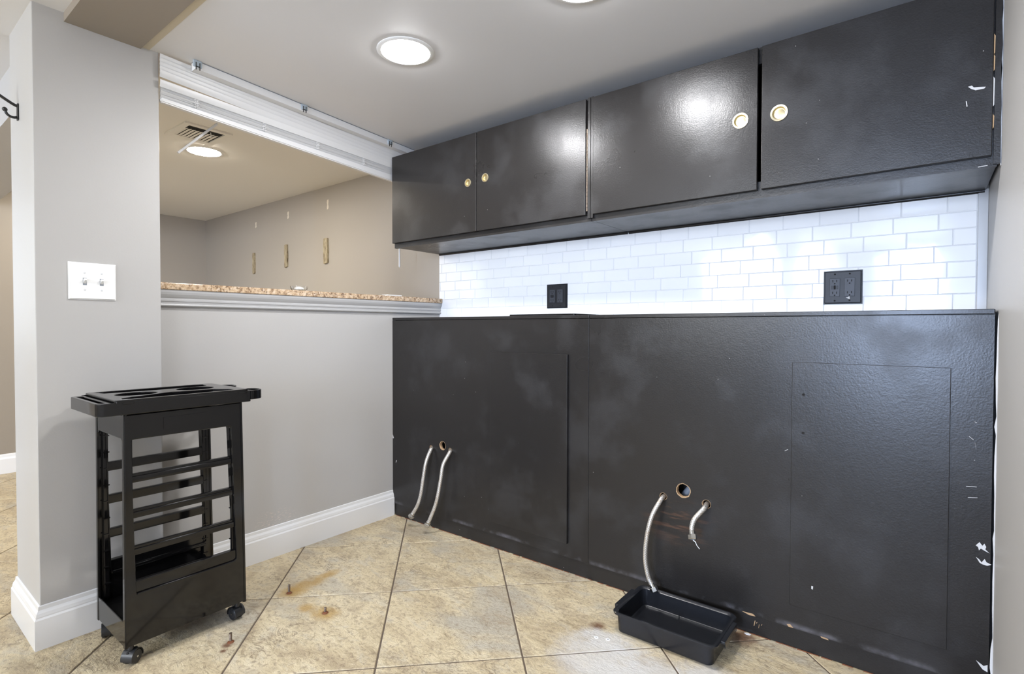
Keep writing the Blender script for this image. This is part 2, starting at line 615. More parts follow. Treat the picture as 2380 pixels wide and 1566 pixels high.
cache = {}
for r in range(7):
    z1, z0 = zr[r] - gj, zr[r + 1] + gj
    k0 = math.floor((-2.370 - offs[r]) / P)
    x = offs[r] + k0 * P
    while x < 0.128:
        a, b = max(x + gj, -2.370), min(x + P - gj, 0.1275)
        if b - a > 0.008:
            key = (round(b - a, 4), r)
            if key not in cache:
                cache[key] = wtile(b - a, z1 - z0)
            t = link('wall_tile', cache[key], None, wb, loc=(a, YT - 0.0015 + random.uniform(-.0004, .0004), z0))
            t.rotation_euler = (random.uniform(-.004, .004), 0, random.uniform(-.003, .003))
        x += P
# spackle patches on the far wall
for i, (px, pz, h) in enumerate(((-4.677, 1.9586, .05), (-4.139, 1.9767, .06), (-3.574, 1.9853, .075))):
    bm = bmesh.new()
    pr = [(-.011, 0), (.009, .004), (.012, h * .3), (.007, h * .5), (.012, h * .8), (.010, h), (-.009, h * .97), (-.013, h * .7), (-.007, h * .5), (-.012, h * .25)]
    add_plate(bm, [(px + a, pz - h / 2 + b) for a, b in pr], [], lambda u, v, d: (u, d, v), YT - 0.0012, YT + 0.001)
    fin('spackle_patch', bm, 'spackle', wb)

# right wall, rear wall with its shop window and an added high one, outer wall
struct('wall_right', XR, 0.45, -3.55, YT, 0, 2.4, 'wall')
bm = bmesh.new()
win = [(-.455, .095, .45, 1.95), (-2.60, -1.0, 1.45, 2.05)]  # the second, high opening is an unseen window added to light the tiles
add_plate(bm, [(-5.9, -.05), (.45, -.05), (.45, 2.4), (-5.9, 2.4)], [[(a, c), (b, c), (b, d), (a, d)] for a, b, c, d in win], lambda u, v, d: (u, d, v), -3.55, -3.40)
fin('wall_rear', bm, 'wall', kind='structure')
for i, (a, b, c, d) in enumerate(win):
    bm = bmesh.new()
    for q in ((a, b, c, c + .05), (a, b, d - .05, d), (a, a + .05, c + .05, d - .05), (b - .05, b, c + .05, d - .05), ((a + b) / 2 - .025, (a + b) / 2 + .025, c + .05, d - .05)):
        add_box(bm, q[0], q[1], -3.52, -3.45, q[2], q[3], .004)
    wf = fin('window_%d' % (i + 1), bm, 'trim', kind='structure')
    box('window_pane', a + .05, b - .05, -3.486, -3.480, c + .05, d - .05, 'glass', wf)
struct('wall_far', -5.9, -5.70, -3.55, YT, 0, 2.4, 'far')
bm = bmesh.new()
add_plate(bm, [(-3.55, -.05), (1.20, -.05), (1.20, 2.4), (-3.55, 2.4)], [[(-1.35, 1.0), (-.15, 1.0), (-.15, 2.0), (-1.35, 2.0)]], lambda u, v, d: (d, u, v), -5.40, -5.235)
fin('wall_outer', bm, 'outer', kind='structure')
bm = bmesh.new()
for q in ((-1.35, -.15, 1.0, 1.05), (-1.35, -.15, 1.95, 2.0), (-1.35, -1.30, 1.05, 1.95), (-.20, -.15, 1.05, 1.95), (-.775, -.725, 1.05, 1.95)):
    add_box(bm, -5.37, -5.30, q[0], q[1], q[2], q[3], .004)
wf = fin('window_3', bm, 'trim', kind='structure')
box('window_pane', -5.338, -5.332, -1.30, -.20, 1.05, 1.95, 'glass', wf)
bm = bmesh.new()
bp = [(0, 0), (.016, 0), (.016, .105), (.011, .118), (.008, .135), (0, .140)]
add_sweep(bm, bp, lambda a, b, s: (-5.235 + a, s, b), -3.4, 1.2)
fin('baseboard_outer', bm, 'trim', kind='structure')

struct('wall_light_block', -1.19, -1.11, -1.95, -1.28, 0, 2.115, 'wall')  # unseen wall added to keep the shop window's light off the pier

# pier at the end of the half wall
bm = bmesh.new()
add_box(bm, -2.63, -2.29, 0.4105, 0.772, 0, 2.12, 0.004, 2)
fin('wall_left', bm, 'wall', smooth=True, kind='structure')
struct('wall_half', -2.53, XL, 0.772, YT, 0, 1.206, 'wall')

# baseboards: tall white, flat field, ogee top
bb = [(0, 0), (.016, 0), (.016, .098), (.0125, .104), (.0125, .108), (.0105, .118), (.0055, .127), (.0045, .139), (0, .141)]


def base_run(name, fn, a, b):
    bm = bmesh.new()
    add_sweep(bm, bb, fn, a, b)
    return fin(name, bm, 'trim', kind='structure')


base_run('baseboard_half', lambda a, b, s: (XL + a, s, b), 0.772, YF - 0.001)
bm = bmesh.new()   # mitred round the pier
corner = []
for a, b in bb:
    corner.append([(-2.63 - a, .4105 - a, b), (-2.29 + a, .4105 - a, b), (-2.29 + a, 0.772 + min(a, .004), b)])
vs = [[bm.verts.new(p) for p in row] for row in corner]
for i in range(len(vs) - 1):
    for k in range(2):
        bm.faces.new((vs[i][k], vs[i][k + 1], vs[i + 1][k + 1], vs[i + 1][k]))
for k in (0, 2):
    bm.faces.new([row[k] for row in vs])
fin('baseboard_left', bm, 'trim', kind='structure')

# stepped moulding under the granite
mp = [(0, 1.206), (.021, 1.206), (.021, 1.197), (.019, 1.188), (.0145, 1.179), (.011, 1.1735), (.011, 1.170), (.0135, 1.168), (.0135, 1.1615), (.011, 1.1595), (.0095, 1.152), (.0145, 1.150), (.0155, 1.1465), (.0145, 1.143), (.009, 1.1405), (0, 1.1395)]
bm = bmesh.new()
add_sweep(bm, mp, lambda a, b, s: (XL + a, s, b), 0.772, YT - .010)
fin('trim_1', bm, 'mould', kind='structure')
# strips at the right end of the tiles and along the cabinets
struct('trim_2', 0.129, XR, YT - 0.014, YT, 1.112, 1.512, 'mould', .002)
bm = bmesh.new()
pts = []
z = 0.02
random.seed(3)
L_, R_ = [], []
while z < 1.10:
    L_.append((0.1522 + random.uniform(-.0030, .0018), z))
    z += random.uniform(.02, .06)
add_plate(bm, [(XR, .02)] + [(XR, 1.10)] + L_[::-1], [], lambda u, v, d: (u, d, v), YF - .0016, YF + .003)
fin('trim_3', bm, 'chip', kind='structure')

# ceilings
struct('ceiling', -2.47, 0.45, 0.714, 2.55, ZC, 2.4, 'ceil')
struct('ceiling_front', -2.63, 0.45, -3.55, 0.493, 2.111, 2.4, 'ceil')
struct('ceiling_far', -5.9, -2.47, 0.72, 2.55, 2.12, 2.4, 'ceil_warm')
struct('ceiling_passage', -5.9, -2.63, -3.55, 0.463, 2.12, 2.4, 'ceil')
bm = bmesh.new()
add_box(bm, -2.60, 0.45, 0.493, 0.714, 2.081, 2.4)
fin('trim_4', bm, 'soffit', kind='structure')
bm = bmesh.new()
add_plate(bm, [(-2.29, .712), (0.15, .712), (0.15, .738), (-2.29, .742)], [], lambda u, v, d: (u, v, d), ZC - .0012, ZC + .002)
fin('trim_5', bm, 'lap', kind='structure')
struct('trim_6', -5.235, -2.60, 0.463, 0.72, 1.925, 2.4, 'wall')

# ------------------------------------------------------------------ granite ledge and what lies on it
gl = empty('granite_ledge', (-2.45, 1.55, 1.206), 'speckled tan granite ledge capping the half wall', 'countertop')
box('slab', -2.60, XL + .026, 0.773, YT - .002, 1.2062, 1.234, 'granite', gl, .004, 3)
d = empty('glass_dish', (-2.42, 1.41, 1.234), 'small clear glass dish standing on the granite ledge', 'dish')
bm = bmesh.new()
add_lathe(bm, [(0, 0), (.030, 0), (.036, .004), (.040, .016), (.040, .024), (.036, .024), (.034, .008), (.012, .006), (0, .006)], (-2.42, 1.41, 1.2345))
fin('bowl', bm, 'glass', d, True)
bm = bmesh.new()
add_lathe(bm, [(0, .0065), (.018, .0065), (.024, .009), (.022, .018), (.008, .022), (0, .022)], (-2.42, 1.41, 1.2345), n=14)
fin('clear_contents', bm, 'tape', d, True)
d = empty('card_stack', (-2.384, 1.96, 1.234), 'low stack of white cards lying on the granite ledge near the cabinet end', 'cards')
for k in range(3):
    bm = bmesh.new()
    add_box(bm, -2.425 + k * .002, -2.368 + k * .001, 1.905 + k * .003, 2.01, 1.2343 + k * .0026, 1.2366 + k * .0026, .0004, 1)
    fin('card', bm, 'white', d)

# ------------------------------------------------------------------ base cabinet
bc = empty('base_cabinet', (-1.1, 2.13, 0), 'long black painted base cabinet with pipe holes and blank panels under the white tiles', 'cabinet')


def fxz(u, v, d):
    return (u, d, v)


def wavy_circ(cx, cz, r, n=26, j=.05):
    return [(cx + r * (1 + random.uniform(-j, j)) * math.cos(2 * math.pi * i / n), cz + r * (1 + random.uniform(-j, j)) * math.sin(2 * math.pi * i / n)) for i in range(n)]


holesL = [wavy_circ(-2.0555, .423, .0135, 16), wavy_circ(-1.971, .4455, .0235), wavy_circ(-1.9155, .429, .0135, 16)]
holesR = [wavy_circ(-.7825, .416, .0150, 16), wavy_circ(-.7055, .4525, .0275), wavy_circ(-.6200, .420, .0165, 16)]
for (xa, xb, hs) in ((-2.368, -1.1085, holesL), (-1.1068, .1475, holesR)):
    bm = bmesh.new()
    out = [(xa, .0665), (xb, .0665), (xb, 1.0965), (xa, 1.0965)]
    add_plate(bm, out, hs, fxz, YF, YF + .019)
    fin('front_panel', bm, 'black', bc)
    box('top_edge', xa, xb, YF - .0005, YF + .022, 1.0985, 1.1125, 'black', bc, .002)
    # raw board lining of each pipe hole, dark space behind
    for h in hs:
        bm = bmesh.new()
        cx = sum(p[0] for p in h) / len(h)
        cz = sum(p[1] for p in h) / len(h)
        add_plate(bm, [(cx + (p[0] - cx) * .9995, cz + (p[1] - cz) * .9995) for p in h], [[(cx + (p[0] - cx) * .90, cz + (p[1] - cz) * .90) for p in h]], fxz, YF + .0012, YF + .0185)
        fin('hole_lining', bm, 'raw', bc, label='raw board edge of a pipe hole')
box('toe_board', -2.352, .148, YF + .0045, YF + .022, .001, .0662, 'black', bc, .002)
box('worktop', -2.368, .150, YF + .0222, YT - .0125, 1.094, 1.1115, 'black', bc, .001)
box('end_panel', -2.366, -2.352, YF + .023, YT - .0125, .01, 1.093, 'black', bc)
box('end_panel', .132, .146, YF + .023, YT - .0125, .01, 1.093, 'black', bc)
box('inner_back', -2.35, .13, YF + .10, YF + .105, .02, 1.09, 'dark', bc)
# drain pipe seen through the right hole
bm = bmesh.new()
add_tube(bm, [(-.735, YF + .072, .40), (-.70, YF + .07, .447), (-.685, YF + .068, .50)], .016, 12)
fin('drain_pipe', bm, 'rubber', bc, True, label='grey drain pipe inside the larger hole')
box('access_panel', -1.634, -1.206, YF - .013, YF - .0003, .129, .944, 'black', bc, .0015)
bm = bmesh.new()
add_box(bm, -.3455, .0575, YF - .0042, YF - .0003, .1432, .9475, .0018, 2)
ap = fin('access_panel', bm, 'black', bc, True)
for zz in (.843, .718):
    bm = bmesh.new()
    add_lathe(bm, [(.0045, 0), (.0045, -.0012), (.002, -.0012), (.0012, .0005), (0, .0005)], (-.311, YF - .0043, zz), 'Y', 12)
    fin('screw_hole', bm, 'dark', ap)
box('panel_seam', -1.1085, -1.1068, YF + .003, YF + .015, .07, 1.11, 'dark', bc)


def patch(parent, cx, cz, pts, mat, y, name='bare_patch'):
    bm = bmesh.new()
    add_plate(bm, [(cx + a, cz + b) for a, b in pts], [], fxz, y - .0007, y + .0006)
    return fin(name, bm, mat, parent)


S = .001
ch = [(-14, 3), (-6, 14), (0, 5), (4, 12), (8, 4), (6, -3), (15, -12), (4, -7), (-3, -3), (-7, -9), (-9, 0)]
ch2 = [(-16, 9), (-9, 4), (-4, -3), (2, 8), (6, 0), (16, -4), (8, -9), (-2, -8), (-8, -5)]
patch(bc, .1300, .4550, [(a * S, b * S) for a, b in ch], 'chip', YF)
patch(bc, .1330, .4170, [(a * S, b * S) for a, b in ch2], 'chip', YF)
patch(bc, -.2800, .2210, [(-2 * S, 5 * S), (3 * S, 4 * S), (2 * S, -6 * S), (-2 * S, -5 * S)], 'chip', YF - .0043)
patch(bc, -.4726, .0690, [(-22 * S, 2 * S), (14 * S, 4 * S), (22 * S, -2 * S), (2 * S, -4 * S)], 'raw', YF)
patch(bc, -.3437, .0705, [(-10 * S, 4 * S), (0, 7 * S), (10 * S, -2 * S), (-4 * S, -3 * S)], 'raw', YF)
patch(bc, -.2450, .0660, [(-10 * S, 3 * S), (10 * S, 2 * S), (12 * S, -2 * S), (-8 * S, -1 * S)], 'raw', YF)
patch(bc, .1330, .130, [(-12 * S, 8 * S), (4 * S, -2 * S), (12 * S, 4 * S), (12 * S, -16 * S), (2 * S, -12 * S), (-4 * S, -4 * S)], 'chip', YF)
patch(bc, -2.3640, .4400, [(-3 * S, 14 * S), (2 * S, 4 * S), (6 * S, -2 * S), (2 * S, -8 * S), (-4 * S, -4 * S)], 'chip', YF)
patch(bc, -2.338, .306, [(-4 * S, -8 * S), (1 * S, -4 * S), (4 * S, 8 * S), (-1 * S, 6 * S)], 'chip', YF)
for (cx, cz, a, b) in ((-.455, .040, 6, 16), (-.448, .044, 5, 4), (-.4405, .034, 3, 11), (-.432, .042, 4, 4)):
    patch(bc, cx, cz, [(-a * .35 * S, -b * S * .6), (a * .1 * S, -b * S * .5), (a * .6 * S, b * S * .6), (a * .2 * S, b * S * .6)], 'raw', YF + .0045)
for (cx, cz, l, sl) in ((.105, .62, 22, -2), (.108, .59, 20, -3), (.112, .80, 5, 3), (.103, .755, 10, 9), (.112, .735, 3, 18), (-.3600, .655, 10, -6)):
    patch(bc, cx, cz, [(-l * .5 * S, sl * S * .5), (l * .5 * S, -sl * S * .5), (l * .5 * S, -sl * S * .5 - .0012), (-l * .5 * S, sl * S * .5 - .0012)], 'chip', YF)

# thin black board on the worktop
bo = empty('black_board', (-1.34, 2.05, 1.1115), 'thin black board lying on the cabinet top below the outlet near the ledge', 'board')
box('sheet', -1.555, -1.20, 1.975, 2.20, 1.1117, 1.1205, 'plastic', bo, .002)
bm = bmesh.new()
add_hull8(bm, [(-1.20, 1.985, 1.1117), (-1.09, 1.985, 1.1117), (-1.09, 2.19, 1.1117), (-1.20, 2.19, 1.1117)], [(-1.20, 1.985, 1.1195), (-1.10, 1.985, 1.1145), (-1.10, 2.19, 1.1145), (-1.20, 2.19, 1.1195)])
fin('tapered_lip', bm, 'plastic', bo)

# ------------------------------------------------------------------ wall cabinets
ZD0, ZD1 = 1.5290, 2.0090


def wall_cabinet(x0, x1, doors, label, pulls, stiles):
    c = empty('wall_cabinet', ((x0 + x1) / 2, 2.14, 1.502), label, 'cabinet')
    yb = YF + .0175
    box('bottom_panel', x0, x1, yb + .018, YT - .006, 1.5075, 1.522, 'black', c)
    box('top_panel', x0, x1, yb + .018, YT - .006, 2.000, 2.0145, 'black', c)
    box('side_panel', x0, x0 + .016, yb + .018, YT - .006, 1.522, 2.000, 'black', c)
    box('side_panel', x1 - .016, x1, yb + .018, YT - .006, 1.522, 2.000, 'black', c)
    box('back_panel', x0 + .016, x1 - .016, YT - .014, YT - .010, 1.522, 2.000, 'black', c)
    bm = bmesh.new()
    inner = [[(a - .004 if i else a - .002, ZD0 + .02), (b - .02, ZD0 + .02), (b - .02, ZD1 - .03), (a + .02, ZD1 - .03)] for i, (a, b) in enumerate(doors)]
    add_plate(bm, [(x0, 1.5030), (x1, 1.5030), (x1, 2.0145), (x0, 2.0145)], [[(x0 + .03, ZD0 + .03), (x1 - .05, ZD0 + .03), (x1 - .05, ZD1 - .05), (x0 + .03, ZD1 - .05)]], fxz, yb, yb + .018)
    fin('face_frame', bm, 'black', c)
    bm = bmesh.new()
    add_tube(bm, [(x0 + .002, YT - .010, 1.5055), (x1 - .002, YT - .010, 1.5055)], .0075, 10)
    fin('edge_bead', bm, 'black', c, True)
    for i, (a, b) in enumerate(doors):
        pz = pulls[i]
        bm = bmesh.new()
        add_plate(bm, [(a, ZD0), (b, ZD0), (b, ZD1), (a, ZD1)], [circ(pz[0], pz[1], pz[2] * .80, n=24)], fxz, YF - .0005, yb - .0012)
        dr = fin('door', bm, 'black', c)
        r = pz[2]
        bm = bmesh.new()
        add_lathe(bm, [(r * .79, .0002), (r * .98, .0002), (r, -.0012), (r * .97, -.0026), (r * .76, -.0020), (r * .70, .004), (r * .64, .0075), (r * .2, .0085), (0, .0085), (0, .0095), (r * .78, .0095), (r * .79, .0002)], (pz[0], YF - .0008, pz[1]), 'Y', 28, False)
        bmesh.ops.recalc_face_normals(bm, faces=bm.faces)
        pl = fin('finger_pull', bm, 'brass', dr, True, label='round brass recessed finger pull')
        return_cup = bmesh.new()
        add_lathe(return_cup, [(0, .0060), (r * .40, .0062), (r * .58, .0070), (r * .60, .0078), (0, .0079)], (pz[0], YF - .0008, pz[1]), 'Y', 20)
        fin('pull_cup', return_cup, 'brass_d', dr, True)
    return c


c1 = wall_cabinet(-2.368, -1.1085, [(-2.368, -1.7375), (-1.7335, -1.1275)],
                  'black wall cabinet with two doors, nearer the white blind', [(-1.791, 1.772, .0205), (-1.679, 1.778, .0215)], None)
c2 = wall_cabinet(-1.1065, .1470, [(-1.0935, -.4600), (-.4475, .1352)],
                  'black wall cabinet with two doors, against the right-hand wall', [(-.515, 1.7745, .0270), (-.393, 1.7715, .0275)], None)
# piano hinge strip and filler pieces
bm = bmesh.new()
for k in range(22):
    zz = 1.545 + k * .0155
    add_tube(bm, [(-1.1235, YF + .006, zz), (-1.1235, YF + .006, zz + .0145)], .0032, 8)
fin('hinge', bm, 'zinc', c1, True, label='paint-worn metal hinge on the door edge')
box('stile', -1.1205, -1.1090, YF + .006, YF + .0172, 1.515, 2.0140, 'black', c1)
box('stile', -1.1060, -1.0955, YF + .006, YF + .0172, 1.515, 2.0140, 'black', c2)
fl = bmesh.new()
add_plate(fl, [(.1385, 1.506), (.1530, 1.506), (.1515, 1.60), (.1530, 1.66), (.1505, 1.76), (.1535, 1.82), (.1510, 1.90), (.1530, 2.014), (.1385, 2.014)], [], fxz, YF + .001, YF + .0174)
fin('filler_strip', fl, 'black', c2)
fl = bmesh.new()
add_plate(fl, [(.1530, 1.500), (XR - .0003, 1.500), (XR - .0003, 2.08), (.1535, 2.08), (.1512, 1.98), (.1535, 1.92), (.1505, 1.86), (.1508, 1.80), (.1537, 1.76), (.1505, 1.70), (.1530, 1.60)], [], fxz, YF + .006, YF + .016)
fin('caulk_line', fl, 'chip', c2)
patch(c2, .1033, 1.7176, [(-20 * S, 9 * S), (-14 * S, 2 * S), (-4 * S, -5 * S), (14 * S, -5 * S), (17 * S, -1 * S), (4 * S, 2 * S), (-8 * S, 4 * S), (-12 * S, 10 * S)], 'chip', YF - .0006)
patch(c2, .0800, 1.680, [(-1 * S, 8 * S), (1 * S, 8 * S), (3 * S, -7 * S), (1 * S, -8 * S)], 'chip', YF - .0006)
for (z0, z1, m_) in ((1.755, 1.80, 'raw'), (1.80, 1.855, 'raw'), (1.60, 1.64, 'raw'), (1.66, 1.74, 'chip')):
    patch(c2, .1369, (z0 + z1) / 2, [(-.0012, -(z1 - z0) / 2), (.0010, -(z1 - z0) / 2 + .004), (.0016, (z1 - z0) / 2 - .006), (-.0012, (z1 - z0) / 2)], m_, YF + .0009)
for (xa, za, w_) in ((.118, 1.5045, .020),):
    patch(c2, xa, za, [(-w_ / 2, 0), (w_ / 2, .0015), (w_ / 2, .003), (-w_ / 2, .002)], 'chip', YF + .0172)

# ------------------------------------------------------------------ outlets on the tiles
YP = YT - .0098


def outlet(x0, x1, z0, z1, label, worn):
    o = empty('outlet', ((x0 + x1) / 2, YT, z0), label, 'outlet', 'black double outlets on the tiled wall')
    bm = bmesh.new()
    add_box(bm, x0, x1, YP - .0085, YP - .0002, z0, z1)
    fr = [e for e in bm.edges if all(v.co.y < YP - .008 for v in e.verts)]
    bmesh.ops.bevel(bm, geom=fr, offset=.006, segments=3, affect='EDGES')
    fin('plate', bm, 'outlet', o, True)
    w_, h_ = x1 - x0, z1 - z0
    for k in range(2):
        cx = x0 + w_ * (.30 if k == 0 else .68)
        cz = (z0 + z1) / 2
        yf = YP - .0088
        bm = bmesh.new()
        add_box(bm, cx - .0165, cx + .0165, yf - .0022, yf + .001, cz - .0335, cz + .0335, .0012)
        rc = fin('receptacle', bm, 'outlet2', o, True)
        for s in (-1, 1):
            zc = cz + s * .0215
            bm = bmesh.new()
            add_box(bm, cx - .0075, cx - .0050, yf - .0026, yf - .0015, zc - .002, zc + .006)
            add_box(bm, cx + .0050, cx + .0075, yf - .0026, yf - .0015, zc - .002, zc + .006)
            add_lathe(bm, [(0, 0), (.0026, 0), (.0026, -.0012), (0, -.0012)], (cx, yf - .0015, zc - .0075), 'Y', 10)
            fin('slots', bm, 'dark', rc, label='dark plug slots')
        if k == 0:
            bm = bmesh.new()
            add_box(bm, cx - .0105, cx - .0040, yf - .0036, yf - .0018, cz - .0065, cz + .0065, .0006)
            add_box(bm, cx + .0040, cx + .0105, yf - .0036, yf - .0018, cz - .0065, cz + .0065, .0006)
            fin('test_button', bm, 'outlet', rc, True)
            bm = bmesh.new()
            add_box(bm, cx - .0030, cx + .0030, yf - .0026, yf - .0018, cz - .0075, cz + .0075)
            fin('indicator', bm, 'dark', rc)
        for s in (-1, 1):
            bm = bmesh.new()
            add_lathe(bm, [(0, 0), (.0032, 0), (.0028, -.0016), (0, -.0020)], (cx, YP - .0084, cz + s * .049), 'Y', 12)
            fin('screw', bm, 'dark', o, True)
    if worn:
        patch(o, x0 + w_ * .66, z0 + .021, [(-.009, .003), (-.001, .004), (.001, .010), (.003, .004), (.003, -.004), (-.002, -.001)], 'chip', YP - .0088)
    return o


outlet(-1.567, -1.442, 1.1587, 1.2832, 'black double outlet on white tile, above the thin black board', False)
outlet(-.307, -.1835, 1.1478, 1.2722, 'black double outlet on white tile, with a chipped pale spot', True)

# ------------------------------------------------------------------ braided hoses
L1 = [(-2.0545, 1.957, .424), (-2.0540, 1.948, .4225), (-2.0440, 1.925, .4108), (-2.0495, 1.90, .3532), (-2.0584, 1.89, .2748), (-2.0729, 1.885, .183), (-2.0939, 1.88, .1233), (-2.1287, 1.875, .0693)]
L2 = [(-1.9165, 1.957, .4295), (-1.9160, 1.948, .428), (-1.9060, 1.925, .4173), (-1.9228, 1.90, .3623), (-1.9281, 1.89, .2978), (-1.9396, 1.88, .2104), (-1.9595, 1.875, .1417), (-1.9964, 1.865, .0569)]
R1 = [(-.7830, 1.957, .4155), (-.7828, 1.948, .4145), (-.7840, 1.920, .4061), (-.8049, 1.89, .3493), (-.8206, 1.88, .267), (-.8252, 1.88, .1841), (-.8127, 1.88, .1221), (-.7955, 1.88, .0898)]
R2 = [(-.6203, 1.957, .4195), (-.6203, 1.948, .4185), (-.6181, 1.91, .4129), (-.6416, 1.885, .3792), (-.6486, 1.875, .3496), (-.6435, 1.865, .3293)]


def hose(pts, r, label, tape=None):
    o = empty('braided_hose', (pts[1][0], YF, pts[1][2]), label, 'hose', 'braided steel hoses hanging from the base cabinet')
    sp = smooth_path(pts, 10)
    bm = bmesh.new()
    add_tube(bm, sp, r, 14, True, True)
    fin('hose', bm, 'braid', o, True)
    e, e0 = sp[-1], sp[-4]
    dr = (Vector(e) - Vector(e0)).normalized()
    bm = bmesh.new()
    add_tube(bm, [e - dr * .012, e - dr * .010, e + dr * .003, e + dr * .004], [r * 1.1, r * 1.25, r * 1.25, r * 1.1], 16)
    fin('ferrule', bm, 'chrome', o, True)
    bm = bmesh.new()
    rr = r * 1.72
    add_tube(bm, [e + dr * .001, e + dr * .003, e + dr * .016, e + dr * .018], [rr * .9, rr, rr, rr * .9], 6)
    fin('hex_nut', bm, 'chrome', o)
    bm = bmesh.new()
    add_tube(bm, [e + dr * .0182, e + dr * .0186], [rr * .62, rr * .60], 16)
    fin('washer', bm, 'rubber', o)
    if tape:
        bm = bmesh.new()
        pp = smooth_path(tape, 5)
        for i in range(len(pp) - 1):
            pass
        add_tube(bm, pp, [.0022 * (1 - .55 * i / len(pp)) for i in range(len(pp))], 6)
        fin('thread_tape', bm, 'tape', o, True, label='dangling end of white thread tape')
    return o


hose(L1, .0095, 'braided steel hose left of the small pipe hole, nearest the half wall')
hose(L2, .0095, 'braided steel hose right of the small pipe hole, nut just above the floor')
hose(R1, .0085, 'long braided steel hose hanging into the black tub')
hose(R2, .0088, 'short braided steel hose with a scrap of white tape on its nut', [(-.640, 1.862, .3135), (-.6365, 1.860, .3095), (-.6301, 1.860, .3055), (-.6265, 1.861, .2960), (-.6164, 1.862, .2840)])

# ------------------------------------------------------------------ black tub
tb = empty('black_tub', (-.676, 1.78, 0), 'shallow rectangular black plastic tub on the floor against the base cabinet', 'tub', rz=0)
HT = .074


def ring_loop(x0, x1, y0, y1, r, z, n=6):
    return [(a, b, z) for a, b in rrect(x0, x1, y0, y1, r, n)]


bm = bmesh.new()
X0, X1, Y0, Y1 = -.855, -.497, 1.657, 1.906
loops = [
    ring_loop(X0 + .020, X1 - .020, Y0 + .020, Y1 - .020, .016, .000),
    ring_loop(X0 + .016, X1 - .016, Y0 + .016, Y1 - .016, .020, .004),
    ring_loop(X0 + .012, X1 - .012, Y0 + .012, Y1 - .012, .022, HT - .010),
    ring_loop(X0 + .001, X1 - .001, Y0 + .001, Y1 - .001, .028, HT - .009),
    ring_loop(X0, X1, Y0, Y1, .028, HT - .003),
    ring_loop(X0 + .003, X1 - .003, Y0 + .003, Y1 - .003, .026, HT),
    ring_loop(X0 + .010, X1 - .010, Y0 + .010, Y1 - .010, .022, HT - .001),
    ring_loop(X0 + .016, X1 - .016, Y0 + .016, Y1 - .016, .020, HT - .006),
    ring_loop(X0 + .024, X1 - .024, Y0 + .024, Y1 - .024, .016, .012),
    ring_loop(X0 + .030, X1 - .030, Y0 + .030, Y1 - .030, .014, .0075),
    ring_loop(X0 + .046, X1 - .046, Y0 + .046, Y1 - .046, .010, .0075),
    ring_loop(X0 + .050, X1 - .050, Y0 + .050, Y1 - .050, .010, .0060),
]
vl = [[bm.verts.new(p) for p in l] for l in loops]
n = len(vl[0])
for a, b in zip(vl, vl[1:]):
    for i in range(n):
        bm.faces.new((a[i], a[(i + 1) % n], b[(i + 1) % n], b[i]))
bm.faces.new(vl[0][::-1])
bm.faces.new(vl[-1])
fin('tub_body', bm, 'tote', tb, True)
for sx, xx in ((-1, X0), (1, X1)):
    bm = bmesh.new()
    a, b = (xx - .012, xx + .006) if sx < 0 else (xx - .006, xx + .012)
    add_box(bm, a, b, Y0 + .055, Y1 - .055, HT - .012, HT - .0015, .003)
    a2, b2 = (xx - .0125, xx - .009) if sx < 0 else (xx + .009, xx + .0125)
    add_box(bm, a2, b2, Y0 + .058, Y1 - .058, HT - .024, HT - .008, .0015)
    fin('rim_handle', bm, 'tote', tb, True)
bm = bmesh.new()
add_box(bm, X0 + .075, X1 - .075, 1.767, 1.770, .0055, .0078, .0008, 1)
fin('floor_rib', bm, 'tote', tb, True)
bm = bmesh.new()
add_tube(bm, [(-.69, 1.868, .0075), (-.689, 1.869, .034)], [.0022, .0015], 8)
fin('moulding_pin', bm, 'tote', tb, True)

# ------------------------------------------------------------------ salon trolley
tr = empty('salon_trolley', (-2.075, .73, 0), 'glossy black plastic salon trolley on casters without drawers, in front of the pier', 'trolley')
XF, XB = -1.935, -2.215


def yz(u, v, d):
    return (d, u, v)


